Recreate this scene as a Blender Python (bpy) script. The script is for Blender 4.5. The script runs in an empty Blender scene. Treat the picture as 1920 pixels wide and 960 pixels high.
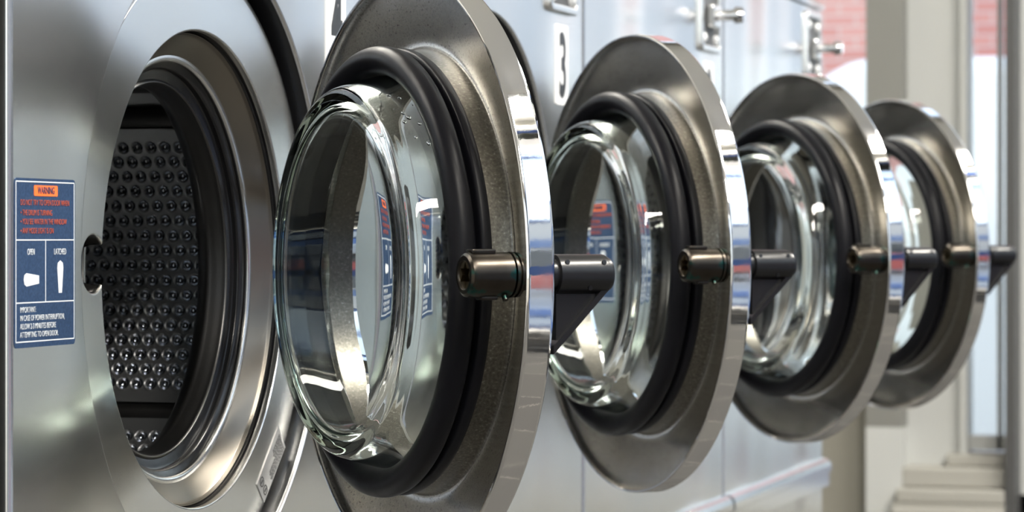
import bpy, bmesh, math, random
from mathutils import Vector, Matrix
random.seed(7)
S = bpy.context.scene
C = S.collection
R = math.radians
PI = math.pi

# ------------------------------------------------------------------ camera, world, lights, exposure
EYE = 0.95
cam = bpy.data.cameras.new('camera')
camo = bpy.data.objects.new('camera', cam)
C.objects.link(camo)
camo.location = (-1.746, -0.8485, EYE)
camo.rotation_euler = (R(90), 0, R(16.445 - 90))
cam.sensor_width = 36
cam.lens = 5663.4 / 1920 * 36
cam.shift_y = -36.7 / 1920
cam.clip_start = 0.05
cam.dof.use_dof = True
cam.dof.focus_distance = 2.13
cam.dof.aperture_fstop = 14
S.camera = camo
S.view_settings.view_transform = 'Standard'
S.view_settings.look = 'None'
S.view_settings.gamma = 1
S.view_settings.use_curve_mapping = False
S.view_settings.exposure = 1.2
W = bpy.data.worlds.new('World'); S.world = W; W.use_nodes = True
wn = W.node_tree.nodes; wl = W.node_tree.links
bg = wn['Background']
tc = wn.new('ShaderNodeTexCoord'); sep = wn.new('ShaderNodeSeparateXYZ'); cr = wn.new('ShaderNodeValToRGB')
wl.new(tc.outputs['Generated'], sep.inputs[0]); wl.new(sep.outputs['Z'], cr.inputs[0]); wl.new(cr.outputs[0], bg.inputs[0])
cr.color_ramp.elements[0].color = (0.84, 0.87, 0.90, 1); cr.color_ramp.elements[1].color = (0.42, 0.60, 0.92, 1)
bg.inputs[1].default_value = 1.1

def area(name, loc, rot, sx, sy, power, col=(1, 1, 1)):
    l = bpy.data.lights.new(name, 'AREA'); l.shape = 'RECTANGLE'; l.size = sx; l.size_y = sy; l.energy = power; l.color = col
    o = bpy.data.objects.new(name, l); C.objects.link(o); o.location = loc; o.rotation_euler = rot
    return o
sun = bpy.data.lights.new('sun', 'SUN'); sun.energy = 0.5; sun.angle = R(3); sun.color = (1, .95, .88)
suno = bpy.data.objects.new('sun', sun); C.objects.link(suno)
suno.rotation_euler = Vector((.75, -.06, -.62)).to_track_quat('-Z', 'Y').to_euler()
CEIL = 3.6
LAMPS = [(-2.6, -2.02), (0.1, -2.02), (2.8, -2.02)]  # lamps added out of view to brighten the metal and its reflections
for lx, ly in LAMPS:
    area('added_lamp_light', (lx, ly, CEIL - 0.09), (0, 0, 0), 1.7, 0.34, 85, (1.0, 0.95, 0.86))

# ------------------------------------------------------------------ materials
def mat(name, col=(.5, .5, .5), rough=.5, metal=0.0, spec=None, **kw):
    m = bpy.data.materials.new(name); m.use_nodes = True
    b = m.node_tree.nodes['Principled BSDF']
    b.inputs['Base Color'].default_value = (*col, 1); b.inputs['Roughness'].default_value = rough; b.inputs['Metallic'].default_value = metal
    if spec is not None: b.inputs['Specular IOR Level'].default_value = spec
    for k, v in kw.items():
        b.inputs[k.replace('_', ' ')].default_value = v
    return m
def nodes(m): return m.node_tree.nodes, m.node_tree.links, m.node_tree.nodes['Principled BSDF']
def noise(m, scale=(1, 1, 1), ns=1.0, detail=3, coord='Object', dist=0.0):
    n, l, b = nodes(m)
    tc = n.new('ShaderNodeTexCoord'); mp = n.new('ShaderNodeMapping'); mp.inputs['Scale'].default_value = scale
    t = n.new('ShaderNodeTexNoise'); t.inputs['Scale'].default_value = ns; t.inputs['Detail'].default_value = detail
    t.inputs['Distortion'].default_value = dist
    l.new(tc.outputs[coord], mp.inputs[0]); l.new(mp.outputs[0], t.inputs['Vector'])
    return t.outputs['Fac']
def ramp(m, fac, stops):
    n, l, b = nodes(m)
    r = n.new('ShaderNodeValToRGB'); e = r.color_ramp.elements
    while len(e) < len(stops): e.new(0.5)
    for el, (p, c) in zip(e, stops):
        el.position = p; el.color = (*c, 1) if len(c) == 3 else c
    l.new(fac, r.inputs[0]); return r.outputs[0]
def rng(m, fac, a, b_, lo=0.0, hi=1.0):
    n, l, b = nodes(m)
    r = n.new('ShaderNodeMapRange'); r.inputs['From Min'].default_value = lo; r.inputs['From Max'].default_value = hi
    r.inputs['To Min'].default_value = a; r.inputs['To Max'].default_value = b_
    l.new(fac, r.inputs['Value']); return r.outputs[0]
def bump(m, fac, strength, dist=0.001, prev=None):
    n, l, b = nodes(m)
    u = n.new('ShaderNodeBump'); u.inputs['Strength'].default_value = strength; u.inputs['Distance'].default_value = dist
    l.new(fac, u.inputs['Height'])
    if prev is not None: l.new(prev, u.inputs['Normal'])
    l.new(u.outputs[0], b.inputs['Normal']); return u.outputs[0]
def link(m, out, inp):
    n, l, b = nodes(m); l.new(out, b.inputs[inp])

def steel_material(name, col, r0, r1, wave, brush=(120, 2, 14)):
    m = mat(name, col, r0, 1.0)
    f = noise(m, brush, 3, 4)
    big = noise(m, (1, 1, .7), 5, 2)
    link(m, rng(m, big, r0, r1, .15, .85), 'Roughness')
    n, l, b = nodes(m)
    tc = n.new('ShaderNodeTexCoord'); sp = n.new('ShaderNodeSeparateXYZ'); l.new(tc.outputs['Object'], sp.inputs[0])
    def mth(op, a, b_=None):
        q = n.new('ShaderNodeMath'); q.operation = op
        for i, v_ in enumerate((a, b_)):
            if v_ is None: continue
            if isinstance(v_, (int, float)): q.inputs[i].default_value = v_
            else: l.new(v_, q.inputs[i])
        return q.outputs[0]
    s1 = mth('SINE', mth('MULTIPLY', sp.outputs['Z'], 3.7)); ph = mth('ADD', mth('MULTIPLY', sp.outputs['X'], 13.0), mth('MULTIPLY', s1, 1.3))
    s2 = mth('SINE', mth('ADD', mth('MULTIPLY', sp.outputs['X'], 31.0), mth('MULTIPLY', sp.outputs['Z'], -4.0)))
    w = mth('ADD', mth('SINE', ph), mth('MULTIPLY', s2, .3))
    p = bump(m, w, 1.0, wave)
    p = bump(m, f, .05, 0.0003, p)
    return m
M = {}
M['steel'] = steel_material('brushed stainless steel', (.82, .82, .81), .20, .28, .0032)
M['ring_steel'] = steel_material('ring stainless steel', (.88, .88, .86), .20, .29, .0004)
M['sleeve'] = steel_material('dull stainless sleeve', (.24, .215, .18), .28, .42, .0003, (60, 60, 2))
M['chrome'] = mat('polished chrome', (.90, .90, .91), .035, 1.0)
sc_ = noise(M['chrome'], (40, 40, 40), 6, 3); bump(M['chrome'], sc_, .05, .0003)
link(M['chrome'], rng(M['chrome'], noise(M['chrome'], (1, 1, 1), 30, 5), .02, .12, .35, .75), 'Roughness')
M['dish'] = mat('galvanised steel', (.50, .48, .44), .22, 1.0)
v = noise(M['dish'], (1, 1, 1), 900, 2); big = noise(M['dish'], (1, 1, 1), 26, 5, dist=.6)
link(M['dish'], ramp(M['dish'], noise(M['dish'], (1, 1, 1), 650, 4), [(0, (.12, .11, .10)), (.30, (.26, .24, .22)), (.42, (.84, .81, .75)), (1, (.92, .90, .85))]), 'Base Color')
link(M['dish'], rng(M['dish'], big, .21, .27, .3, .7), 'Roughness')
bump(M['dish'], v, .12, .0004)
M['collar'] = mat('shade-darkened collar steel', (.20, .19, .165), .32, 1.0)  # same metal as the dish, with the collar's shade put into a darker colour
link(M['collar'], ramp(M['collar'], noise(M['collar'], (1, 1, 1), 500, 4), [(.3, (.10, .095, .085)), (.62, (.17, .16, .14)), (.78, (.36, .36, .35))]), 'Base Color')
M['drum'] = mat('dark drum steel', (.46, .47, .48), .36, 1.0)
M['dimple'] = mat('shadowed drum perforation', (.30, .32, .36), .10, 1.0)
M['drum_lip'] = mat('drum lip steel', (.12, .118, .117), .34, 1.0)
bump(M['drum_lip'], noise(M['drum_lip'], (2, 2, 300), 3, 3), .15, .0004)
M['rubber'] = mat('black rubber', (.005, .005, .007), .36, 0, .15)
link(M['rubber'], rng(M['rubber'], noise(M['rubber'], (1, 1, 1), 22, 5), .28, .48, .3, .7), 'Roughness')
M['seal'] = mat('wet black seal', (.008, .008, .009), .22, 0, .5)
M['black_metal'] = mat('black painted metal', (.008, .008, .009), .28, 0, .4)
bump(M['black_metal'], noise(M['black_metal'], (1, 1, 1), 300, 3), .10, .0004)
M['dark'] = mat('dark cavity paint', (.006, .006, .006), .6)
M['bronze'] = mat('worn dark bronze', (.13, .10, .075), .28, 1.0)
link(M['bronze'], ramp(M['bronze'], noise(M['bronze'], (1, 1, 1), 60, 5), [(0, (.03, .025, .02)), (.58, (.06, .052, .044)), (.64, (.015, .075, .065)), (.68, (.045, .038, .03)), (1, (.035, .028, .022))]), 'Base Color')
M['brass'] = mat('old brass', (.20, .16, .10), .3, 1.0)
M['glass'] = mat('thick clear glass', (1, 1, 1), 0.0, 0, None, Transmission_Weight=1.0, IOR=1.47)
vn = M['glass'].node_tree.nodes.new('ShaderNodeVolumeAbsorption'); vn.inputs['Color'].default_value = (.62, .95, .74, 1); vn.inputs['Density'].default_value = 9
M['glass'].node_tree.links.new(vn.outputs[0], M['glass'].node_tree.nodes['Material Output'].inputs['Volume'])
0 and bump(M['glass'], noise(M['glass'], (14, 14, 1), 1.2, 2), .03, .004)
M['label_blue'] = mat('label navy', (.020, .055, .145), .5, 0, .2)
link(M['label_blue'], ramp(M['label_blue'], noise(M['label_blue'], (1, 1, 1), 500, 4), [(.3, (.012, .030, .075)), (.7, (.030, .060, .125))]), 'Base Color')
M['label_white'] = mat('label white', (.72, .75, .78), .4)
M['label_orange'] = mat('label orange', (.90, .16, .03), .4)
M['label_red'] = mat('label red lettering', (.46, .085, .04), .4)
M['plate_white'] = mat('number plate white', (.80, .80, .80), .35)
M['plate_black'] = mat('number black', (.015, .016, .018), .4)
M['foil'] = mat('silver foil sticker', (.50, .50, .49), .34, .7)
M['foil_ink'] = mat('foil ink', (.05, .05, .05), .5)
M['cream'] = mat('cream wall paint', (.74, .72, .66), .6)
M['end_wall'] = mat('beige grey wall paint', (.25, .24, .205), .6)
M['sill'] = mat('shade-darkened sill paint', (.36, .35, .32), .6)  # beige grey set darker, with the sill's shade put into the colour
M['ceiling'] = mat('ceiling paint', (.76, .74, .68), .7)
M['frame_white'] = mat('white painted wood', (.52, .53, .52), .4)
M['frame_grey'] = mat('grey painted wood', (.21, .21, .195), .5)
M['frame_dark'] = mat('dark grey paint', (.07, .07, .07), .5)
M['frame_blue'] = mat('navy painted window frame', (.012, .045, .16), .35)
M['floor'] = mat('speckled floor tile', (.40, .38, .34), .75, 0, .2)
n, l, b = nodes(M['floor'])
br = n.new('ShaderNodeTexBrick'); br.offset = 0; br.inputs['Scale'].default_value = 1
br.inputs['Brick Width'].default_value = .305; br.inputs['Row Height'].default_value = .305; br.inputs['Mortar Size'].default_value = .003
br.inputs['Color1'].default_value = (.07, .068, .062, 1); br.inputs['Color2'].default_value = (.055, .053, .05, 1); br.inputs['Mortar'].default_value = (.12, .11, .10, 1)
t_ = n.new('ShaderNodeTexCoord'); l.new(t_.outputs['Object'], br.inputs['Vector']); l.new(br.outputs[0], b.inputs['Base Color'])
M['pane'] = bpy.data.materials.new('window glass'); M['pane'].use_nodes = True
n = M['pane'].node_tree.nodes; l = M['pane'].node_tree.links; n.clear()
o_ = n.new('ShaderNodeOutputMaterial'); mx = n.new('ShaderNodeMixShader'); tr = n.new('ShaderNodeBsdfTransparent'); gl = n.new('ShaderNodeBsdfGlossy')
gl.inputs['Roughness'].default_value = .02; fr = n.new('ShaderNodeFresnel'); fr.inputs['IOR'].default_value = 1.45
tr.inputs[0].default_value = (.96, .98, .97, 1)
l.new(fr.outputs[0], mx.inputs[0]); l.new(tr.outputs[0], mx.inputs[1]); l.new(gl.outputs[0], mx.inputs[2]); l.new(mx.outputs[0], o_.inputs[0])
M['brick'] = mat('red brick', (.5, .2, .16), .8)
n, l, b = nodes(M['brick'])
br = n.new('ShaderNodeTexBrick'); br.inputs['Scale'].default_value = 1; br.inputs['Brick Width'].default_value = .15; br.inputs['Row Height'].default_value = .05
br.inputs['Mortar Size'].default_value = .005
br.inputs['Color1'].default_value = (.64, .30, .26, 1); br.inputs['Color2'].default_value = (.58, .24, .21, 1); br.inputs['Mortar'].default_value = (.60, .45, .42, 1)
t_ = n.new('ShaderNodeTexCoord'); sx_ = n.new('ShaderNodeSeparateXYZ'); mp = n.new('ShaderNodeCombineXYZ')
l.new(t_.outputs['Object'], sx_.inputs[0]); l.new(sx_.outputs['Y'], mp.inputs['X']); l.new(sx_.outputs['Z'], mp.inputs['Y']); l.new(mp.outputs[0], br.inputs['Vector']); l.new(br.outputs[0], b.inputs['Base Color'])
M['asphalt'] = mat('asphalt', (.30, .29, .28), .9)
M['pavement'] = mat('concrete pavement', (.52, .50, .47), .85)
M['van_white'] = mat('white van paint', (.82, .82, .80), .25)
M['car_red'] = mat('red car paint', (.42, .10, .09), .2)
M['pale_stone'] = mat('pale stone', (.66, .61, .52), .8)
M['pale_blue'] = mat('pale blue panels', (.58, .62, .67), .6)
M['tyre'] = mat('tyre rubber', (.02, .02, .02), .7)
M['tinted'] = mat('tinted vehicle glass', (.04, .05, .06), .08)
M['blue_paint'] = mat('blue fascia paint', (.08, .16, .34), .4)

# ------------------------------------------------------------------ helpers
def link_mesh(name, me, m=None, parent=None, mats=None):
    o = bpy.data.objects.new(name, me); C.objects.link(o)
    for mm in (mats or [m]):
        me.materials.append(mm)
    if parent is not None: o.parent = parent
    return o
def done(name, bm, m=None, parent=None, mats=None, smooth=None):
    bmesh.ops.recalc_face_normals(bm, faces=bm.faces)
    me = bpy.data.meshes.new(name); bm.to_mesh(me); bm.free()
    if smooth is not None:
        me.shade_smooth(); me.set_sharp_from_angle(angle=R(smooth))
    return link_mesh(name, me, m, parent, mats)
def box(bm, x0, x1, y0, y1, z0, z1, mi=0, bev=0.0):
    r = bmesh.ops.create_cube(bm, size=1)
    vs = r['verts']
    for v in vs:
        v.co = Vector((x0 + (v.co.x + .5) * (x1 - x0), y0 + (v.co.y + .5) * (y1 - y0), z0 + (v.co.z + .5) * (z1 - z0)))
    fs = set(f for v in vs for f in v.link_faces)
    for f in fs: f.material_index = mi
    if bev:
        es = set(e for v in vs for e in v.link_edges)
        bmesh.ops.bevel(bm, geom=list(es), offset=bev, segments=2, profile=.5, affect='EDGES')
def cyl(bm, p0, p1, r0, r1=None, seg=32, mi=0, caps=True):
    p0 = Vector(p0); p1 = Vector(p1); r1 = r0 if r1 is None else r1
    d = (p1 - p0); q = d.to_track_quat('Z', 'Y')
    A = []; B = []
    for i in range(seg):
        a = 2 * PI * i / seg
        A.append(bm.verts.new(p0 + q @ Vector((math.cos(a) * r0, math.sin(a) * r0, 0))))
        B.append(bm.verts.new(p1 + q @ Vector((math.cos(a) * r1, math.sin(a) * r1, 0))))
    for i in range(seg):
        f = bm.faces.new((A[i], A[(i + 1) % seg], B[(i + 1) % seg], B[i])); f.material_index = mi
    if caps:
        bm.faces.new(A[::-1]).material_index = mi; bm.faces.new(B).material_index = mi
def lathe(bm, prof, seg=160, closed=False, mi=0, axis='Z', T=None):
    """profile of (radius, height) turned about an axis"""
    rings = []
    for r, h in prof:
        if r < 1e-6:
            co = Vector((0, 0, h)); rings.append([bm.verts.new(T @ co if T else co)])
        else:
            ring = []
            for i in range(seg):
                a = 2 * PI * i / seg; co = Vector((r * math.cos(a), r * math.sin(a), h))
                ring.append(bm.verts.new(T @ co if T else co))
            rings.append(ring)
    idx = range(len(rings)) if closed else range(len(rings) - 1)
    for k in idx:
        A = rings[k]; B = rings[(k + 1) % len(rings)]
        for i in range(seg):
            j = (i + 1) % seg
            if len(A) == 1 and len(B) == 1: continue
            if len(A) == 1: f = bm.faces.new((A[0], B[i], B[j]))
            elif len(B) == 1: f = bm.faces.new((A[i], A[j], B[0]))
            else: f = bm.faces.new((A[i], A[j], B[j], B[i]))
            f.material_index = mi
def smooth_profile(pts, n=4):
    """Catmull-Rom through the points of a profile"""
    out = []
    P_ = [pts[0]] + list(pts) + [pts[-1]]
    for i in range(1, len(P_) - 2):
        p0, p1, p2, p3 = [Vector((*P_[k],)) for k in (i - 1, i, i + 1, i + 2)]
        for s in range(n):
            t = s / n
            out.append(tuple(.5 * ((2 * p1) + (p2 - p0) * t + (2 * p0 - 5 * p1 + 4 * p2 - p3) * t * t + (3 * p1 - p0 - 3 * p2 + p3) * t ** 3)))
    out.append(tuple(pts[-1]))
    return [(max(0.0, a), b) for a, b in out]
def plate(name, splines, depth, bevel, m, parent, y=0.0, res=3):
    """flat sheet in the XZ plane with holes and rolled edges, front face at y"""
    cu = bpy.data.curves.new(name, 'CURVE'); cu.dimensions = '2D'; cu.fill_mode = 'BOTH'
    for pts in splines:
        sp = cu.splines.new('POLY'); sp.points.add(len(pts) - 1); sp.use_cyclic_u = True
        for p, (x, z) in zip(sp.points, pts): p.co = (x, z, 0, 1)
    cu.extrude = depth / 2; cu.bevel_depth = bevel; cu.bevel_resolution = res; cu.offset = -bevel
    o = bpy.data.objects.new(name, cu); C.objects.link(o)
    dg = bpy.context.evaluated_depsgraph_get()
    me = bpy.data.meshes.new_from_object(o.evaluated_get(dg))
    bpy.data.objects.remove(o)
    me.transform(Matrix.Translation((0, y + depth / 2 + bevel, 0)) @ Matrix.Rotation(R(90), 4, 'X'))
    me.materials.clear()
    me.shade_smooth(); me.set_sharp_from_angle(angle=R(12))
    me.name = name
    return link_mesh(name, me, m, parent)
def circle(cx, cz, r, n=180, a0=0.0):
    return [(cx + r * math.cos(a0 + 2 * PI * i / n), cz + r * math.sin(a0 + 2 * PI * i / n)) for i in range(n)]
def rrect(x0, x1, z0, z1, r, n=6):
    out = []
    for cx, cz, a in ((x1 - r, z1 - r, 0), (x0 + r, z1 - r, 90), (x0 + r, z0 + r, 180), (x1 - r, z0 + r, 270)):
        for i in range(n + 1):
            t = R(a + 90 * i / n); out.append((cx + r * math.cos(t), cz + r * math.sin(t)))
    return out
def text_into(bm, body, x, z, size, xs=1.0, align='LEFT', bold=0.0, y=0.0, mi=0, T=None, thick=0.00008):
    """letters standing in the XZ plane facing -Y"""
    cu = bpy.data.curves.new('t', 'FONT'); cu.body = body; cu.size = size; cu.align_x = align; cu.align_y = 'CENTER'; cu.offset = bold; cu.extrude = thick
    o = bpy.data.objects.new('t', cu); C.objects.link(o)
    dg = bpy.context.evaluated_depsgraph_get()
    me = bpy.data.meshes.new_from_object(o.evaluated_get(dg)); bpy.data.objects.remove(o)
    for p in me.polygons: p.material_index = mi
    mt = Matrix.Translation((x, y, z)) @ Matrix.Rotation(R(90), 4, 'X') @ Matrix.Diagonal((xs, 1, 1, 1))
    if T is not None: mt = T @ mt
    me.transform(mt)
    bm.from_mesh(me); bpy.data.meshes.remove(me)
def poly(bm, pts, y0, y1, mi=0, T=None):
    """prism: outline in XZ between y0 (front) and y1"""
    A = [bm.verts.new((x, y0, z)) for x, z in pts]; B = [bm.verts.new((x, y1, z)) for x, z in pts]
    if T is not None:
        for v in A + B: v.co = T @ v.co
    bm.faces.new(A).material_index = mi; bm.faces.new(B[::-1]).material_index = mi
    k = len(pts)
    for i in range(k):
        bm.faces.new((A[i], B[i], B[(i + 1) % k], A[(i + 1) % k])).material_index = mi
def empty(name, loc, label=None, cat=None, group=None):
    o = bpy.data.objects.new(name, None); C.objects.link(o); o.location = loc; o.empty_display_size = .1
    if label: o['label'] = label
    if cat: o['category'] = cat
    if group: o['group'] = group
    return o
def struct(o): o['kind'] = 'structure'; return o

# ------------------------------------------------------------------ the room
P = 0.7                      # width of one machine
XE = 4.6                     # end wall (street windows)
XB = -5.2                    # wall behind the camera
YF = -2.4                    # shop front opposite the machines
YW = 0.80                    # wall behind the machines
def sbox(name, *a, m='cream', **k):
    bm = bmesh.new(); box(bm, *a, **k); return struct(done(name, bm, M[m]))
sbox('floor', XB - .2, XE + .2, YF - .2, YW + .2, -.1, 0, m='floor')
sbox('ceiling', XB - .2, XE + .2, YF - .2, YW + .2, CEIL, CEIL + .1, m='ceiling')
sbox('wall_machines', XB - .2, XE + .2, YW, YW + .15, 0, CEIL)
bm = bmesh.new(); box(bm, XB - .15, XB, YF - .2, YW, 0, .7); box(bm, XB - .15, XB, YF - .2, YW, 3.3, CEIL); box(bm, XB - .15, XB, YF - .2, YF + .1, .7, 3.3); box(bm, XB - .15, XB, .45, YW, .7, 3.3)
struct(done('wall_back', bm, M['cream']))
wb = struct(empty('window_5', (XB - .07, YF + .1, .7)))
bm = bmesh.new()
for yy in (0, .9, 1.8, 2.71): box(bm, -.03, .03, yy, yy + .04, 0, 2.6)
for zz in (0, 2.56): box(bm, -.03, .03, 0, 2.75, zz, zz + .04)
done('window_frame', bm, M['frame_white'], wb)
bm = bmesh.new(); box(bm, -.004, .002, .02, 2.73, .03, 2.58); done('window_pane', bm, M['pane'], wb)
# shop front (wall_front): sill wall, header, end piers, blue frames and glass
bm = bmesh.new()
box(bm, XB, XE + .15, YF - .15, YF, 0, .10); box(bm, XB, XE + .15, YF - .15, YF, 3.42, CEIL)
box(bm, XB, XB + .4, YF - .15, YF, .10, 3.42); box(bm, XE - .05, XE + .15, YF - .15, YF, .10, 3.42)
struct(done('wall_front', bm, M['cream']))
wf = struct(empty('window_1', (0, YF - .07, .10)))
xs = [XB + .4 + i * (XE - .05 - XB - .4) / 5 for i in range(6)]
for i in range(5):
    a, b_ = xs[i], xs[i + 1]
    bm = bmesh.new()
    for (x0, x1, z0, z1) in ((a, a + .03, 0, 3.32), (b_ - .03, b_, 0, 3.32), (a, b_, 0, .05), (a, b_, 3.30, 3.32), (a, b_, .80, .92), (a, b_, 1.56, 1.60), (a, b_, 2.70, 2.73)):
        box(bm, x0, x1, -.03, .01, z0, z1)
    done('window_frame', bm, M['frame_blue'], wf)
    bm = bmesh.new(); box(bm, a + .03, b_ - .03, -.012, -.006, .04, 3.28); done('window_pane', bm, M['pane'], wf)
bm = bmesh.new(); box(bm, XB, XE, YF, YF + .012, 0, .08); struct(done('baseboard_front', bm, M['frame_dark']))
# end wall with its street window, white casings and sill
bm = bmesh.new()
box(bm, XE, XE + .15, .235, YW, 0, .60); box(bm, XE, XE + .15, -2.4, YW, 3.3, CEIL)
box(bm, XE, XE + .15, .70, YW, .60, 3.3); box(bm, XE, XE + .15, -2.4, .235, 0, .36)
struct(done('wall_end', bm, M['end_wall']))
struct_trims = []
bm = bmesh.new(); box(bm, XE - .05, XE + .12, .158, .235, .55, 3.3); struct(done('trim_1', bm, M['frame_grey']))
bm = bmesh.new(); box(bm, XE - .05, XE + .12, .158, .235, 0, .55); struct(done('trim_2', bm, M['frame_white']))
bm = bmesh.new()
box(bm, XE + .02, XE + .10, .047, .158, .46, 3.3); box(bm, XE + .0, XE + .10, .030, .047, .46, 3.3, bev=.004)
struct(done('trim_3', bm, M['frame_white']))
bm = bmesh.new()
box(bm, XE - .05, XE + .04, -.06, .160, .425, .468, bev=.006); box(bm, XE - .02, XE + .08, -.06, .072, .468, .494, bev=.005)
box(bm, XE - .08, XE + .02, -.06, .168, .395, .425, bev=.006); box(bm, XE - .10, XE + .02, -.06, .175, .30, .385, bev=.006); box(bm, XE - .09, XE + .02, -.06, .172, .385, .395)
box(bm, XE - .06, XE + .02, -.06, .175, 0, .30)
struct(done('trim_4', bm, M['sill']))
bm = bmesh.new(); box(bm, XE - .08, XE + .10, -.080, -.060, 0, 3.3); struct(done('trim_5', bm, M['frame_dark']))
wd = struct(empty('window_2', (XE + .06, 0, .50)))
bm = bmesh.new()
box(bm, -.02, .02, -.036, -.028, 0, 2.7); box(bm, -.02, .02, -.06, .03, 0, .03); box(bm, -.02, .02, -.06, .03, 2.65, 2.7)
done('window_frame', bm, M['frame_white'], wd)
bm = bmesh.new(); box(bm, -.004, .002, -.06, .03, .02, 2.66); done('window_pane', bm, M['pane'], wd)
we = struct(empty('window_3', (XE + .06, .235, .60)))
bm = bmesh.new()
box(bm, -.03, .03, 0, .465, 0, .04); box(bm, -.03, .03, 0, .465, 2.66, 2.7); box(bm, -.03, .03, .43, .465, 0, 2.7)
done('window_frame', bm, M['frame_white'], we)
bm = bmesh.new(); box(bm, -.004, .002, 0, .45, .03, 2.67); done('window_pane', bm, M['pane'], we)
wg = struct(empty('window_4', (XE + .06, -2.38, .36)))
bm = bmesh.new()
for yy in (0, 1.15, 2.26): box(bm, -.04, .04, yy, yy + .04, 0, 2.94)
for zz in (0, 2.1, 2.88): box(bm, -.04, .04, 0, 2.30, zz, zz + .05)
done('window_frame', bm, M['frame_white'], wg)
bm = bmesh.new(); box(bm, -.004, .002, .02, 2.30, .03, 2.9); done('window_pane', bm, M['pane'], wg)
# near-black filler put in for the dark gap at the row's near end
bm = bmesh.new(); box(bm, -.16, -.0085, .004, YW, 0, 1.9); struct(done('dark_gap_filler', bm, M['dark']))
# bench added out of view for dark stripes in the chrome
t = empty('added_bench', (.6, -2.12, 0), 'added unseen navy bench under the shop front window, for the chrome reflections', 'bench')
for i in range(3):
    bm = bmesh.new(); box(bm, -2.6, 2.6, -.17 + i * .12, -.07 + i * .12, .42, .45, bev=.006); done('seat_slat', bm, M['frame_blue'], t)
for i in range(4):
    bm = bmesh.new(); x = -2.4 + i * 1.6
    box(bm, x - .02, x + .02, -.16, -.12, 0, .42); box(bm, x - .02, x + .02, .12, .16, 0, .42); box(bm, x - .02, x + .02, -.16, .16, .38, .42)
    done('leg', bm, M['frame_dark'], t)
# housings of the added ceiling lamps
for (lx, ly), wh in zip(LAMPS, ('at the near end of the aisle', 'over the middle of the aisle', 'at the street window end')):
    t = empty('added_ceiling_lamp', (lx, ly, CEIL), 'added out-of-view ceiling lamp ' + wh, 'lamp', 'added lamps over the aisle')
    bm = bmesh.new(); box(bm, -.9, .9, -.2, .2, -.08, 0, bev=.01); done('lamp_housing', bm, M['frame_white'], t)

# outdoors
sbox('ground', -14, 22, -16, 10, -.25, -.12, m='asphalt')
sbox('pavement', -8, XE + 2.2, YF - 2.2, YF - .16, -.12, -.02, m='pavement')
sbox('pavement_side', XE + .16, XE + 2.2, YF - .16, 8, -.12, -.02, m='pavement')
bb = empty('brick_building', (11.5, 2, -.12), 'red brick building across the street behind the end window', 'building')
bm = bmesh.new(); box(bm, 0, 3, -3.4, 6, 0, 7); done('brick_wall', bm, M['brick'], bb)
bm = bmesh.new(); cyl(bm, (-.08, -3, 2.45), (-.08, 5, 2.45), .035); cyl(bm, (-.08, .1, 2.3), (-.08, .1, 2.95), .03); box(bm, -.1, 0, .05, .15, 2.4, 2.5)
done('wall_pipe', bm, M['frame_dark'], bb)
pb = empty('added_stone_building', (14, -3, -.12), 'added pale stone and blue panelled building beyond the street corner, for the steel reflections', 'building')  # building added so the front panels reflect pale blue above and beige below
bm = bmesh.new(); box(bm, 0, 3, -14, 0, 0, 1.5); done('stone_base', bm, M['pale_stone'], pb)
bm = bmesh.new(); box(bm, .02, 3, -14, 0, 1.5, 3.4); done('panelled_wall', bm, M['pale_blue'], pb)
def vehicle(name, loc, rz, paint, label, cat, L=4.6, W_=1.8, H=1.9, van=True):
    t = empty(name, loc, label, cat); t.rotation_euler = (0, 0, rz)
    if van: out = [(-L / 2, .35), (L / 2, .35), (L / 2, .9), (L / 2 - .12, 1.05), (L / 2 - .85, 1.2), (L / 2 - 1.45, H - .12), (L / 2 - 1.75, H), (-L / 2 + .25, H), (-L / 2 + .06, H - .12), (-L / 2, 1.0)]
    else: out = [(-L / 2, .3), (L / 2, .3), (L / 2, .7), (L / 2 - .2, .82), (L / 2 - 1.1, .95), (L / 2 - 1.8, 1.42), (-L / 2 + 1.1, 1.45), (-L / 2 + .35, 1.0), (-L / 2, .9)]
    bm = bmesh.new(); poly(bm, out, -W_ / 2, W_ / 2)
    bmesh.ops.bevel(bm, geom=[e for e in bm.edges], offset=.07, segments=3, profile=.5, affect='EDGES')
    done('car_body', bm, M[paint], t, smooth=40)
    zt = (1.2, H - .25) if van else (.98, 1.36)
    for s in (-1, 1):
        bm = bmesh.new(); poly(bm, [(L / 2 - 2.6, zt[0]), (L / 2 - 1.25, zt[0]), (L / 2 - 1.75, zt[1]), (L / 2 - 2.6, zt[1])], s * W_ / 2 - .01, s * W_ / 2 + .01)
        done('side_window', bm, M['tinted'], t)
        for wx in ((-L / 2 + 1.25, L / 2 - .85) if van else (-L / 2 + .85, L / 2 - .85)):
            bm = bmesh.new(); cyl(bm, (wx, s * (W_ / 2 - .2), .33), (wx, s * (W_ / 2 + .02), .33), .33); cyl(bm, (wx, s * (W_ / 2 + .02), .33), (wx, s * (W_ / 2 + .03), .33), .19, mi=1)
            done('wheel', bm, None, t, mats=[M['tyre'], M['chrome']])
vehicle('van', (9.0, -1.15, -.12), R(-90), 'van_white', 'white van parked in the street outside the end window', 'van', H=1.66)
vehicle('car', (-.6, -8.2, -.12), 0, 'car_red', 'red car parked in the street outside the shop front', 'car', van=False)
ob = empty('shop_building', (0, -12, -.12), 'pale building with a blue fascia across the street from the shop front', 'building')
bm = bmesh.new(); box(bm, -12, 12, -2, 0, 0, 5); done('building_wall', bm, M['pavement'], ob)
bm = bmesh.new(); box(bm, -12, 12, 0, .12, 2.9, 3.5); done('fascia', bm, M['blue_paint'], ob)
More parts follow.
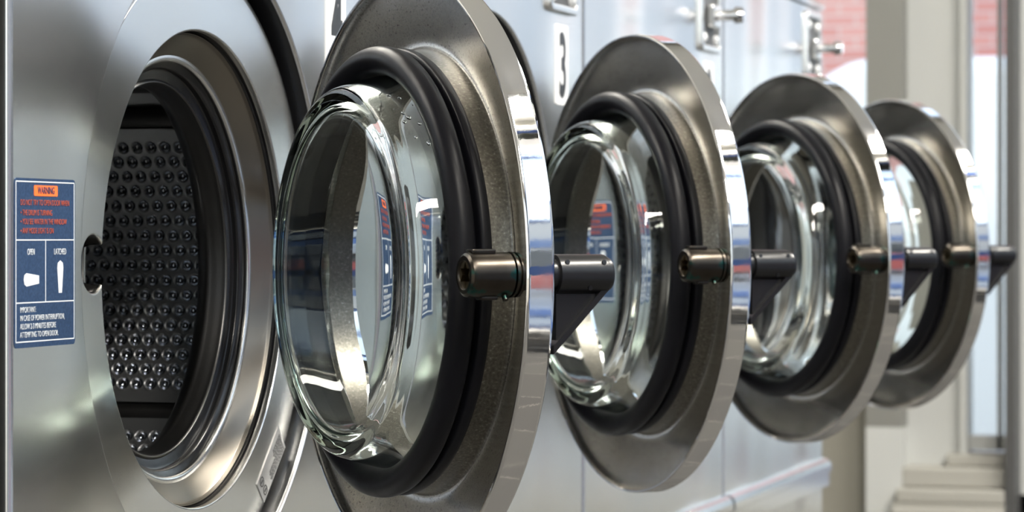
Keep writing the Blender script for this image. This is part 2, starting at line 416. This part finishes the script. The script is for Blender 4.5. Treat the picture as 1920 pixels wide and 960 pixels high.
for i in range(8):
    bm = bmesh.new(); box(bm, -11 + i * 2.9, -9 + i * 2.9, 0, .05, .6, 2.7); done('shop_window', bm, M['tinted'], ob)

# ------------------------------------------------------------------ one washing machine (origin: floor under the middle of its front)
CX = 0.0; CZ = EYE - 0.0195; OZ = EYE - 0.0245
LAB = 'stainless steel washing machine '
def machine(k):
    num = 4 - k
    labels = [LAB + 'with number plate 4, nearest the camera, its drum in view',
              LAB + 'with number plate 3, second from the camera',
              LAB + 'third from the camera, beyond the one numbered 3',
              LAB + 'farthest away, at the end of the row']
    t = empty('washing_machine', ((k + .5) * P, 0, 0), labels[k], 'washing machine', None)
    return t
PH = [R(41.61), R(39.13), R(42.87), R(43.19)]
h = P / 2 - .0026

def build_static(t, num):
    x0, x1 = -h, h
    # cabinet shell (open at the front)
    bm = bmesh.new()
    box(bm, x0 + .004, x0 + .010, .016, .72, .03, 1.29); box(bm, x1 - .010, x1 - .004, .016, .72, .03, 1.29)
    box(bm, x0 + .010, x1 - .010, .70, .72, .03, 1.29); box(bm, x0 + .010, x1 - .010, .016, .70, .03, .05); box(bm, x0 + .010, x1 - .010, .016, .70, 1.27, 1.29)
    done('cabinet', bm, M['dark'], t)
    plate('front_panel', [rrect(x0 + .003, x1 - .003, .585, 1.292, .002, 3), circle(CX, CZ, .238)], .0008, .0018, M['steel'], t, 0.0, 4)
    for s_, xe in ((1, x0), (-1, x1)):
        bm = bmesh.new(); pr = [(xe + s_ * (.0035 - .0035 * math.sin(R(a_))), .0036 - .0035 * math.cos(R(a_))) for a_ in range(0, 91, 15)] + [(xe, .016)]
        va = [bm.verts.new((x, y, .585)) for x, y in pr]; vb = [bm.verts.new((x, y, 1.292)) for x, y in pr]
        for i in range(len(pr) - 1): bm.faces.new((va[i], vb[i], vb[i + 1], va[i + 1]))
        done('panel_edge', bm, M['ring_steel'], t, smooth=40)
    plate('lower_panel', [rrect(x0, x1, .05, .575, .003, 3)], .004, .003, M['steel'], t, 0.0)
    # black collar behind the hole of the front panel
    bm = bmesh.new(); T = Matrix.Translation((CX, 0, CZ)) @ Matrix.Rotation(R(90), 4, 'X')
    lathe(bm, [(.2395, -.0028), (.2395, -.06), (.20, -.06)], 160, T=T)
    done('recess_collar', bm, M['seal'], t, smooth=30)
    # door ring: plate with the latch keyhole, rounded back at its outer edge
    n_ = 220; pts = []
    ncx, ncz, nr = -.1915, EYE - .0190, .0200
    ro = .2265
    inner = []
    import mathutils
    # inner boundary: opening circle joined with the keyhole circle
    RI = .1775
    dz = ncz - OZ; d = math.hypot(ncx, dz); base = math.atan2(dz, ncx)
    # intersection half angles
    A_ = math.acos((d * d + RI * RI - nr * nr) / (2 * d * RI))
    for i in range(n_ + 1):
        a = base + A_ + (2 * PI - 2 * A_) * i / n_
        inner.append((RI * math.cos(a), OZ + RI * math.sin(a)))
    B_ = math.acos((d * d + nr * nr - RI * RI) / (2 * d * nr))
    s0 = base - PI   # direction from keyhole centre to opening centre
    for i in range(1, 40):
        a = s0 + PI - (PI - B_) + (2 * (PI - B_)) * (1 - i / 40) + 0
        a = s0 + B_ + (2 * PI - 2 * B_) * (i / 40)
        inner.append((ncx + nr * math.cos(a), ncz + nr * math.sin(a)))
    ring = plate('door_ring', [circle(0, OZ, ro, 220), inner], .003, .0015, M['ring_steel'], t, .0125, 3)
    # rolled-back skirt of the ring
    bm = bmesh.new(); T2 = Matrix.Translation((0, 0, OZ)) @ Matrix.Rotation(R(90), 4, 'X')
    lathe(bm, smooth_profile([(.2245, -.0126), (.2285, -.0132), (.2325, -.016), (.2350, -.021), (.2362, -.030), (.2365, -.045)], 4), 180, T=T2)
    done('rounded_skirt', bm, M['ring_steel'], ring, smooth=40)
    # keyhole wall
    bm = bmesh.new()
    key = inner[n_:] + [inner[0]]
    prev = None
    for x, z in key:
        v = (bm.verts.new((x, .0145, z)), bm.verts.new((x, .034, z)))
        if prev: bm.faces.new((prev[0], v[0], v[1], prev[1]))
        prev = v
    done('latch_keyhole', bm, M['drum_lip'], ring, smooth=40)
    # tapered steel sleeve, open where the keyhole cuts it
    def part_lathe(name, prof, m, skip=True, sm=35, parent=t):
        bm = bmesh.new(); rows = []
        for i in range(n_ + 1):
            a = base + (A_ if skip else 0) + (2 * PI - (2 * A_ if skip else 0)) * i / n_
            rows.append([bm.verts.new((r * math.cos(a), y, OZ + r * math.sin(a))) for r, y in prof])
        for i in range(n_):
            for j in range(len(prof) - 1):
                bm.faces.new((rows[i][j], rows[i + 1][j], rows[i + 1][j + 1], rows[i][j + 1]))
        if not skip: bmesh.ops.remove_doubles(bm, verts=bm.verts, dist=1e-5)
        return done(name, bm, m, parent, smooth=sm)
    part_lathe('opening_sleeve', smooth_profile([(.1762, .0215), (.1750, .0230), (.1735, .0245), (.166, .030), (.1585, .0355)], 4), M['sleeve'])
    part_lathe('opening_trim', smooth_profile([(.1775, .0145), (.1782, .0170), (.1780, .0205), (.1766, .0228), (.1752, .0222)], 3), M['seal'], sm=60)
    part_lathe('sleeve_bead', smooth_profile([(.1600, .0345), (.1570, .0345), (.1550, .0362), (.1560, .0385)], 4), M['ring_steel'], skip=False, sm=60)
    sl = part_lathe('tub_seal', smooth_profile([(.158, .0385), (.1545, .0395), (.1500, .042), (.1500, .046), (.146, .0475), (.141, .0490)], 4), M['seal'], skip=False)
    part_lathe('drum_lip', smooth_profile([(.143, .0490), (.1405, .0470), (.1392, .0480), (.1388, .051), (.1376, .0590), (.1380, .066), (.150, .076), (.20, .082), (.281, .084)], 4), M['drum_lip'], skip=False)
    return ring

DR = .28
def drum_panel_mesh():
    bm = bmesh.new(); p = .0127; nrow = 17
    half = (nrow + 1) * p / 2 + .004; y0, y1 = .084, .30
    st = .00085
    na = int(2 * half / st); ny = int((y1 - y0) / st * .95)
    def hgt(s, y):
        ri = round(s / p); best = 1
        for rr in (ri - 1, ri, ri + 1):
            if abs(rr) > nrow // 2: continue
            off = .5 * p if rr % 2 else 0
            c = round((y - off) / p) * p + off
            if c > y1 - .012: continue
            d = math.hypot(s - rr * p, y - c); best = min(best, d)
        e = best / p
        if e < .40: return .0050 * (1 - (e / .40) ** 2) ** .55
        if e < .49: return -.0005 * math.sin(PI * (e - .40) / .09)
        return 0
    g = []; deep = []
    for i in range(na + 1):
        s = -half + 2 * half * i / na; row = []
        for j in range(ny + 1):
            y = y0 + (y1 - y0) * j / ny
            q_ = hgt(s, y); deep.append(q_ > .0012); rr = DR + q_; a = s / DR
            row.append((rr * math.cos(a), y, rr * math.sin(a)))
        g.append(row)
    vs = [c for row in g for c in row]; fs = []; mis = []
    for i in range(na):
        for j in range(ny):
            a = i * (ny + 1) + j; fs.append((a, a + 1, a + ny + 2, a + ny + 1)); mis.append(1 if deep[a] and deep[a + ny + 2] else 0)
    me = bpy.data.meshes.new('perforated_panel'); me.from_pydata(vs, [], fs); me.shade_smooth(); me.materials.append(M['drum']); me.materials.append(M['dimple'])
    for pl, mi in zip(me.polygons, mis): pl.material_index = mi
    return me, half / DR
panel_me, PA = drum_panel_mesh()

def build_drum(t):
    bm = bmesh.new(); T = Matrix.Rotation(R(90), 4, 'X')
    lathe(bm, [(DR + .006, -.082), (DR + .006, -.42), (.0, -.425)], 96, T=T)
    dr = done('drum', bm, M['drum'], t, smooth=30); dr.location = (0, 0, OZ)
    for ang in (0, -51.4, -128, 77, 128, 180):
        o = bpy.data.objects.new('perforated_panel', panel_me); C.objects.link(o); o.parent = dr; o.rotation_euler = (0, -R(ang), 0)
    def lifter(ang, w, hh, name):
        bm = bmesh.new(); n_ = 24; rows = []
        for i in range(n_ + 1):
            q = i / n_; u = (q - .5) * w; hgt = hh * (math.sin(PI * q) ** .7) - .001
            rows.append([bm.verts.new((DR - hgt, y, u)) for y in (.086, .11, .28, .41)])
            rows[-1][0].co.x = DR + .002 - hgt * .3
        for i in range(n_):
            for j in range(3): bm.faces.new((rows[i][j], rows[i][j + 1], rows[i + 1][j + 1], rows[i + 1][j]))
        o = done(name, bm, M['drum_lip'], dr, smooth=50); o.rotation_euler = (0, -R(ang), 0)
    lifter(26.2, .018, .006, 'drum_rib'); lifter(-25.8, .014, .003, 'drum_rib'); lifter(42, .10, .05, 'drum_lifter'); lifter(154, .10, .05, 'drum_lifter'); lifter(-84, .075, .05, 'drum_lifter')
    return dr

def build_label(t):
    x0, x1, z1, z0 = -.3415, -.2500, EYE + .0375, EYE - .0715
    w = x1 - x0; hh = z1 - z0
    X = lambda f: x0 + f * w
    Z = lambda f: z1 - f * hh
    bm = bmesh.new(); poly(bm, rrect(x0, x1, z0, z1, .003), -.0004, .0)
    lab = done('warning_label', bm, M['label_blue'], t)
    bm = bmesh.new()
    y = -.0006; yb = -.0003; lw = .0007
    def bar(a, b_, c, d, mi=0, yy=y): poly(bm, [(X(a), Z(b_)), (X(c), Z(b_)), (X(c), Z(d)), (X(a), Z(d))], yy, yb, mi)
    ex = lw / w; ez = lw / hh
    for a in (.02, .98): bar(a - ex / 2, .022, a + ex / 2, .968)
    for b_ in (.02, .365, .735, .965): bar(.02, b_ - ez / 2, .98, b_ + ez / 2)
    bar(.5 - ex / 2, .365, .5 + ex / 2, .735)
    poly(bm, rrect(X(.31), X(.70), Z(.104), Z(.040), .0012), y, yb, 1)
    text_into(bm, 'WARNING', X(.505), Z(.0715), .0064, .82, 'CENTER', .00002, -.0008, 3)
    for i, (s, f) in enumerate((('DO NOT TRY TO OPEN DOOR WHEN', .145), ('• THE DRUM IS TURNING', .205), ('• YOU SEE WATER IN THE WINDOW', .258), ('• ANY MODE LIGHT IS ON', .312))):
        text_into(bm, s, X(.09), Z(f), .0053, .80 if i == 0 else .79, 'LEFT', -.00006, y - .0001, 2)
    text_into(bm, 'OPEN', X(.26), Z(.437), .0057, .74, 'CENTER', -.00004, y, 0)
    text_into(bm, 'LATCHED', X(.74), Z(.437), .0057, .74, 'CENTER', -.00004, y, 0)
    # handle pictograms
    cx, cz = X(.26), Z(.60)
    poly(bm, [(cx - .0095, cz + .003), (cx - .0065, cz + .0043), (cx + .012, cz + .0026), (cx + .012, cz - .0026), (cx - .0065, cz - .0043), (cx - .0095, cz - .003), (cx - .0105, cz)], y, yb, 0)
    cx, cz = X(.745), Z(.588)
    poly(bm, [(cx - .0024, cz - .0105), (cx - .0045, cz + .006), (cx - .0038, cz + .0092), (cx, cz + .0108), (cx + .0038, cz + .0092), (cx + .0045, cz + .006), (cx + .0024, cz - .0105)], y, yb, 0)
    for s, f in (('IMPORTANT:', .778), ('IN CASE OF POWER INTERRUPTION,', .827), ('ALLOW 2-3 MINUTES BEFORE', .876), ('ATTEMPTING TO OPEN DOOR.', .925)):
        text_into(bm, s, X(.085), Z(f), .0052, .78, 'LEFT', -.00006, y, 0)
    o = done('label_print', bm, None, lab, mats=[M['label_white'], M['label_orange'], M['label_red'], M['label_blue']])
    return lab

def build_number(t, num):
    cx, cz = .262, EYE + .180
    bm = bmesh.new(); poly(bm, rrect(cx - .022, cx + .022, cz - .042, cz + .042, .002), -.0012, 0)
    o = done('number_plate', bm, M['plate_white'], t)
    bm = bmesh.new(); text_into(bm, str(num), cx, cz, .098, .50, 'CENTER', .0028, -.0015, 0)
    bmesh.ops.recalc_face_normals(bm, faces=bm.faces)
    # centre the glyph on its plate
    mnx = min(v.co.x for v in bm.verts); mxx = max(v.co.x for v in bm.verts); mnz = min(v.co.z for v in bm.verts); mxz = max(v.co.z for v in bm.verts)
    sx = .027 / (mxx - mnx) if num != 1 else 1; sz = .070 / (mxz - mnz)
    for v in bm.verts:
        v.co.x = cx + (v.co.x - (mnx + mxx) / 2) * sx; v.co.z = cz + (v.co.z - (mnz + mxz) / 2) * sz
    done('numeral', bm, M['plate_black'], o)

def build_coin(t):
    x0, x1, z0, z1 = .203, .312, EYE + .234, EYE + .334
    o = plate('coin_slide', [rrect(x0, x1, z0, z1, .010), rrect(x0 + .008, x1 - .008, z0 + .008, z1 - .008, .004)], .004, .002, M['ring_steel'], t, -.006, 3)
    bm = bmesh.new(); box(bm, x0 + .005, x1 - .005, -.0012, -.0002, z0 + .005, z1 - .005); done('slide_backplate', bm, M['frame_dark'], o)
    cx, cz = (x0 + x1) / 2 + .006, EYE + .281
    bm = bmesh.new(); cyl(bm, (cx, 0, cz), (cx, -.036, cz), .0070); cyl(bm, (cx, -.034, cz), (cx, -.040, cz), .0105); cyl(bm, (cx, -.040, cz), (cx, -.046, cz), .0105, .0085)
    done('coin_plunger', bm, M['chrome'], o, smooth=30)
    bm = bmesh.new(); box(bm, cx - .022, cx + .022, -.012, -.0015, cz - .016, cz + .013, bev=.003); done('plunger_guide', bm, M['ring_steel'], o)
    for sx_, sz_ in ((x0 + .020, z0 + .017), (x0 + .020, z1 - .020), (x1 - .020, z0 + .017), (x1 - .020, z1 - .020)):
        bm = bmesh.new(); T = Matrix.Translation((sx_, -.001, sz_)) @ Matrix.Rotation(R(90), 4, 'X')
        lathe(bm, [(.0065, 0), (.0060, .003), (.004, .0052), (0, .006)], 20, T=T); done('screw', bm, M['plate_white'], o, smooth=60)

def build_top(t):
    bm = bmesh.new(); x0, x1 = -h, h
    A = [(-.004, 1.294), (-.004, 1.300), (.03, 1.325), (.10, 1.46), (.72, 1.46), (.72, 1.294)]
    v0 = [bm.verts.new((x0, y, z)) for y, z in A]; v1 = [bm.verts.new((x1, y, z)) for y, z in A]
    bm.faces.new(v0); bm.faces.new(v1[::-1])
    for i in range(len(A)): bm.faces.new((v0[i], v1[i], v1[(i + 1) % 6], v0[(i + 1) % 6]))
    o = done('control_panel', bm, M['steel'], t)
    for i in range(4):
        bm = bmesh.new(); cyl(bm, (-.16 + i * .05, .06, 1.38), (-.16 + i * .05, .045, 1.387), .012)
        done('cycle_button', bm, M['frame_dark'], o, smooth=30)
    # chrome ledge bar below the door
    bm = bmesh.new(); zt = EYE - .337
    pr = [(.0, zt), (-.006, zt), (-.0115, zt - .0035), (-.0145, zt - .010), (-.0145, zt - .019), (-.011, zt - .021), (-.011, zt - .041), (0, zt - .041)]
    a0, a1 = -h + .004, h - .002
    v0 = [bm.verts.new((a0, y, z)) for y, z in pr]; v1 = [bm.verts.new((a1, y, z)) for y, z in pr]
    bm.faces.new(v0); bm.faces.new(v1[::-1])
    for i in range(len(pr)): bm.faces.new((v0[i], v1[i], v1[(i + 1) % len(pr)], v0[(i + 1) % len(pr)]))
    done('ledge_bar', bm, M['ledge'], t)
    bm = bmesh.new(); box(bm, -h + .01, h - .01, .03, .72, 0, .03); done('plinth', bm, M['dark'], t)
M['ledge'] = mat('polished ledge bar', (.80, .82, .85), .16, 1.0)

RD = .214
def build_door(t, phi):
    px, py = .4679 - P / 2, -.0157
    u = Vector((-math.cos(phi), -math.sin(phi), 0)); n_ = Vector((-math.sin(phi), math.cos(phi), 0)); up = Vector((0, 0, 1))
    c = Vector((px, py, EYE - .0252)) + u * RD
    bm = bmesh.new()
    dish = smooth_profile([(.2127, -.0004), (.2112, -.0028), (.206, -.0062), (.190, -.0112), (.174, -.0155), (.166, -.0172), (.1612, -.0168), (.1590, -.0140), (.1580, -.006), (.1575, .000)], 4)
    cut = [i for i, p_ in enumerate(dish) if p_[0] < .1618][0]
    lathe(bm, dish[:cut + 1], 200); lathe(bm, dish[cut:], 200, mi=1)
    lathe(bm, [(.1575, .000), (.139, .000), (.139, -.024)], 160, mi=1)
    d = done('door', bm, None, t, mats=[M['dish'], M['collar']], smooth=50)
    Rm = Matrix((u, up, n_)).transposed().to_4x4()
    DM = Matrix.Translation(c) @ Rm
    d.matrix_local = DM
    bm = bmesh.new()
    rim = [(.2120, -.0006), (.2126, .0002), (.2136, .0003), (.2143, -.0004), (.2146, -.0013), (.2147, -.0018), (.2147, -.0023), (.2147, -.0175), (.2147, -.0180), (.2146, -.0184), (.2142, -.0194), (.2128, -.0204), (.205, -.0235), (.19, -.0265), (.165, -.029), (.145, -.029), (.140, -.027), (.139, -.023)]
    lathe(bm, rim, 220)
    done('chrome_rim', bm, M['chrome'], d, smooth=30)
    bm = bmesh.new()
    g = smooth_profile([(.1415, -.001), (.1405, .010), (.1402, .0165), (.1420, .0222), (.1460, .0260), (.1510, .0275), (.1560, .0260), (.1598, .0222), (.1610, .0175), (.1602, .0130), (.1570, .0108), (.1530, .0098), (.1525, .0085), (.1560, .0078), (.1592, .0062), (.1598, .0020), (.1585, -.0008)], 3)
    lathe(bm, g, 200)
    done('door_gasket', bm, M['rubber'], d, smooth=40)
    bm = bmesh.new()
    outer = smooth_profile([(.1480, .004), (.1470, .0065), (.1440, .0085), (.1412, .0120), (.1395, .0180), (.1368, .0280), (.1341, .0380), (.1325, .0430), (.1297, .0474), (.1240, .0500), (.1150, .0515), (.080, .0538), (.040, .0550), (0, .0554)], 4)
    inner = smooth_profile([(0, .0460), (.040, .0457), (.080, .0446), (.1080, .0428), (.1165, .0400), (.1205, .0350), (.1239, .0260), (.1272, .0160), (.1306, .0060), (.1326, .0000), (.1334, -.0030)], 4)
    gp = outer + inner + [(.1355, -.0050), (.1375, -.0050), (.1380, -.002), (.1380, .002), (.1470, .002)]
    lathe(bm, gp, 200, closed=False)
    # close the loop
    bmesh.ops.remove_doubles(bm, verts=bm.verts, dist=1e-6)
    es = [e for e in bm.edges if e.is_boundary]
    if es: bmesh.ops.bridge_loops(bm, edges=es)
    gb = done('glass_bowl', bm, M['glass'], d, smooth=60)
    # latch bolt on the free edge, inner side
    ax = .1985
    bm = bmesh.new()
    cyl(bm, (ax, 0, -.012), (ax, 0, .0005), .0105); cyl(bm, (ax, 0, .0005), (ax, 0, .0025), .0150); cyl(bm, (ax, 0, .0025), (ax, 0, .0045), .0135)
    cyl(bm, (ax, 0, .0045), (ax, 0, .0062), .0152)
    T = Matrix.Translation((ax, 0, 0))
    lathe(bm, [(.0120, .0062), (.0148, .0075), (.0150, .034), (.0143, .0372), (.0125, .0386), (.0098, .0386), (.0090, .0375), (.0088, .027), (0, .026)], 48, T=T)
    box(bm, ax - .005, ax + .006, .0135, .0170, .018, .035, bev=.001); box(bm, ax - .005, ax + .005, -.0165, -.0135, .016, .028, bev=.001)
    cyl(bm, (ax + .006, -.0135, .012), (ax + .0075, -.0165, .012), .002, seg=12)
    done('latch_bolt', bm, M['bronze'], d, smooth=35)
    bm = bmesh.new(); pts = []
    for i in range(12):
        a = 2 * PI * i / 12; r = .0087 if i % 2 else .0050
        pts.append((r * math.cos(a), r * math.sin(a)))
    A = [bm.verts.new((ax + x, y, .0375)) for x, y in pts]; B = [bm.verts.new((ax + x, y, .030)) for x, y in pts]
    for i in range(12): bm.faces.new((A[i], A[(i + 1) % 12], B[(i + 1) % 12], B[i]))
    O = [bm.verts.new((ax + .0092 * math.cos(2 * PI * i / 12), .0092 * math.sin(2 * PI * i / 12), .0375)) for i in range(12)]
    for i in range(12): bm.faces.new((A[i], O[i], O[(i + 1) % 12], A[(i + 1) % 12]))
    bm.faces.new(B)
    done('latch_socket', bm, M['brass'], d)
    # lever handle on the outer side
    bm = bmesh.new(); T = Matrix.Translation((ax + .001, 0, 0))
    lathe(bm, [(0, -.0672), (.0085, -.0672), (.0108, -.0662), (.0118, -.0645), (.0120, -.0628), (.0132, -.0622), (.0134, -.0605), (.0134, -.0262), (.0105, -.0262), (.0105, -.022)], 56, T=T)
    X0 = ax + .001
    A = [(-.0585, -.010), (-.0260, -.010), (-.0260, -.0450)]
    for wd_, gz in ((.0095, 0), ):
        v0 = [bm.verts.new((X0 - .0050, y, z)) for z, y in A]; v1 = [bm.verts.new((X0 + .0040, y, z)) for z, y in A]
        bm.faces.new(v0); bm.faces.new(v1[::-1])
        for i in range(3): bm.faces.new((v0[i], v1[i], v1[(i + 1) % 3], v0[(i + 1) % 3]))
    # raised edge along the slanting side
    B4 = [(-.0640, -.0095), (-.0585, -.0095), (-.0225, -.0470), (-.0225, -.0525)]
    v0 = [bm.verts.new((X0 - .0085, y, z)) for z, y in B4]; v1 = [bm.verts.new((X0 + .0080, y, z)) for z, y in B4]
    bm.faces.new(v0); bm.faces.new(v1[::-1])
    for i in range(4): bm.faces.new((v0[i], v1[i], v1[(i + 1) % 4], v0[(i + 1) % 4]))
    for zz, yy in ((-.048, -.0085), (-.058, .0078), (-.031, .008)):
        rr = math.sqrt(.0134 ** 2 - yy * yy); cyl(bm, (X0 + rr - .001, yy, zz), (X0 + rr + .0008, yy * 1.05, zz), .0016, seg=12)
    done('lever_handle', bm, M['black_metal'], d, smooth=30)
    # hinge carried by the front panel
    bm = bmesh.new()
    a = DM @ Vector((-.195, .045, -.026))
    box(bm, .238, .286, -.010, -.0002, EYE - .09, EYE + .04, bev=.002)
    for zz in (EYE - .0252 + .045, EYE - .0252 - .045):
        cyl(bm, (.262, -.008, zz), (a.x - .002, a.y, zz), .009, seg=20)
    done('hinge', bm, M['black_metal'], t, smooth=30)
    return d

def drops(d):
    rr = random.Random(5); bm = bmesh.new()
    for ang, z, r in ((54, .031, .0016), (51.5, .029, .0022), (50, .033, .0017), (48, .024, .0016), (40, .023, .0019), (43, .030, .0013), (62, .027, .0016), (65, .032, .0018), (36, .020, .0012), (57, .022, .0010)):
        rad = .1368 - (z - .028) * .28; a = R(ang)
        T = Matrix.Translation((rad * math.cos(a), rad * math.sin(a), z)) @ Matrix.Rotation(a, 4, 'Z') @ Matrix.Diagonal((.45, 1.3, .9, 1))
        bmesh.ops.create_icosphere(bm, subdivisions=2, radius=r, matrix=T)
    o = done('water_drops', bm, M['water'], d, smooth=80); o['kind'] = 'stuff'; o['label'] = 'clear water drops clinging to the glass'
M['water'] = mat('water', (1, 1, 1), 0, 0, None, Transmission_Weight=1.0, IOR=1.33)

for k in range(4):
    t = machine(k)
    ring = build_static(t, 4 - k)
    build_drum(t); build_label(t); build_number(t, 4 - k); build_coin(t); build_top(t)
    d = build_door(t, PH[k])
    if k == 0:
        drops(d)
        # foil rating sticker on the ring, turned to follow its curve
        P1, P2, P3, P4 = [Vector((x, z + EYE)) for x, z in ((.161, -.151), (.1765, -.1690), (.1295, -.2095), (.114, -.194))]
        bm = bmesh.new(); poly(bm, [tuple(P1), tuple(P2), tuple(P3), tuple(P4)], .0118, .0124)
        st = done('rating_sticker', bm, M['foil'], ring)
        ex = (P3 - P2).normalized(); ey = (P1 - P2).normalized(); L = (P3 - P2).length
        T = Matrix(((ex.x, 0, ey.x, P2.x), (0, 1, 0, .0116), (ex.y, 0, ey.y, P2.y), (0, 0, 0, 1)))
        bm = bmesh.new(); rr = random.Random(3)
        for row in range(9):
            x = .003
            while x < L * (.62 if row < 5 else .35):
                w = rr.uniform(.0012, .0042)
                box(bm, x, x + w, -.0001, 0, .0018 + row * .0019, .0018 + row * .0019 + .0009); x += w + .0008
        for x, z in ((L - .008, .006), (L - .007, .016)):
            for i in range(20):
                a0, a1 = 2 * PI * i / 20, 2 * PI * (i + .96) / 20
                poly(bm, [(x + r_ * math.cos(a_), z + r_ * math.sin(a_)) for r_, a_ in ((.0042, a0), (.0042, a1), (.0034, a1), (.0034, a0))], -.0001, 0)
            box(bm, x - .002, x + .002, -.0001, 0, z - .0008, z + .0008)
        bm.transform(T)
        done('sticker_print', bm, M['foil_ink'], st)
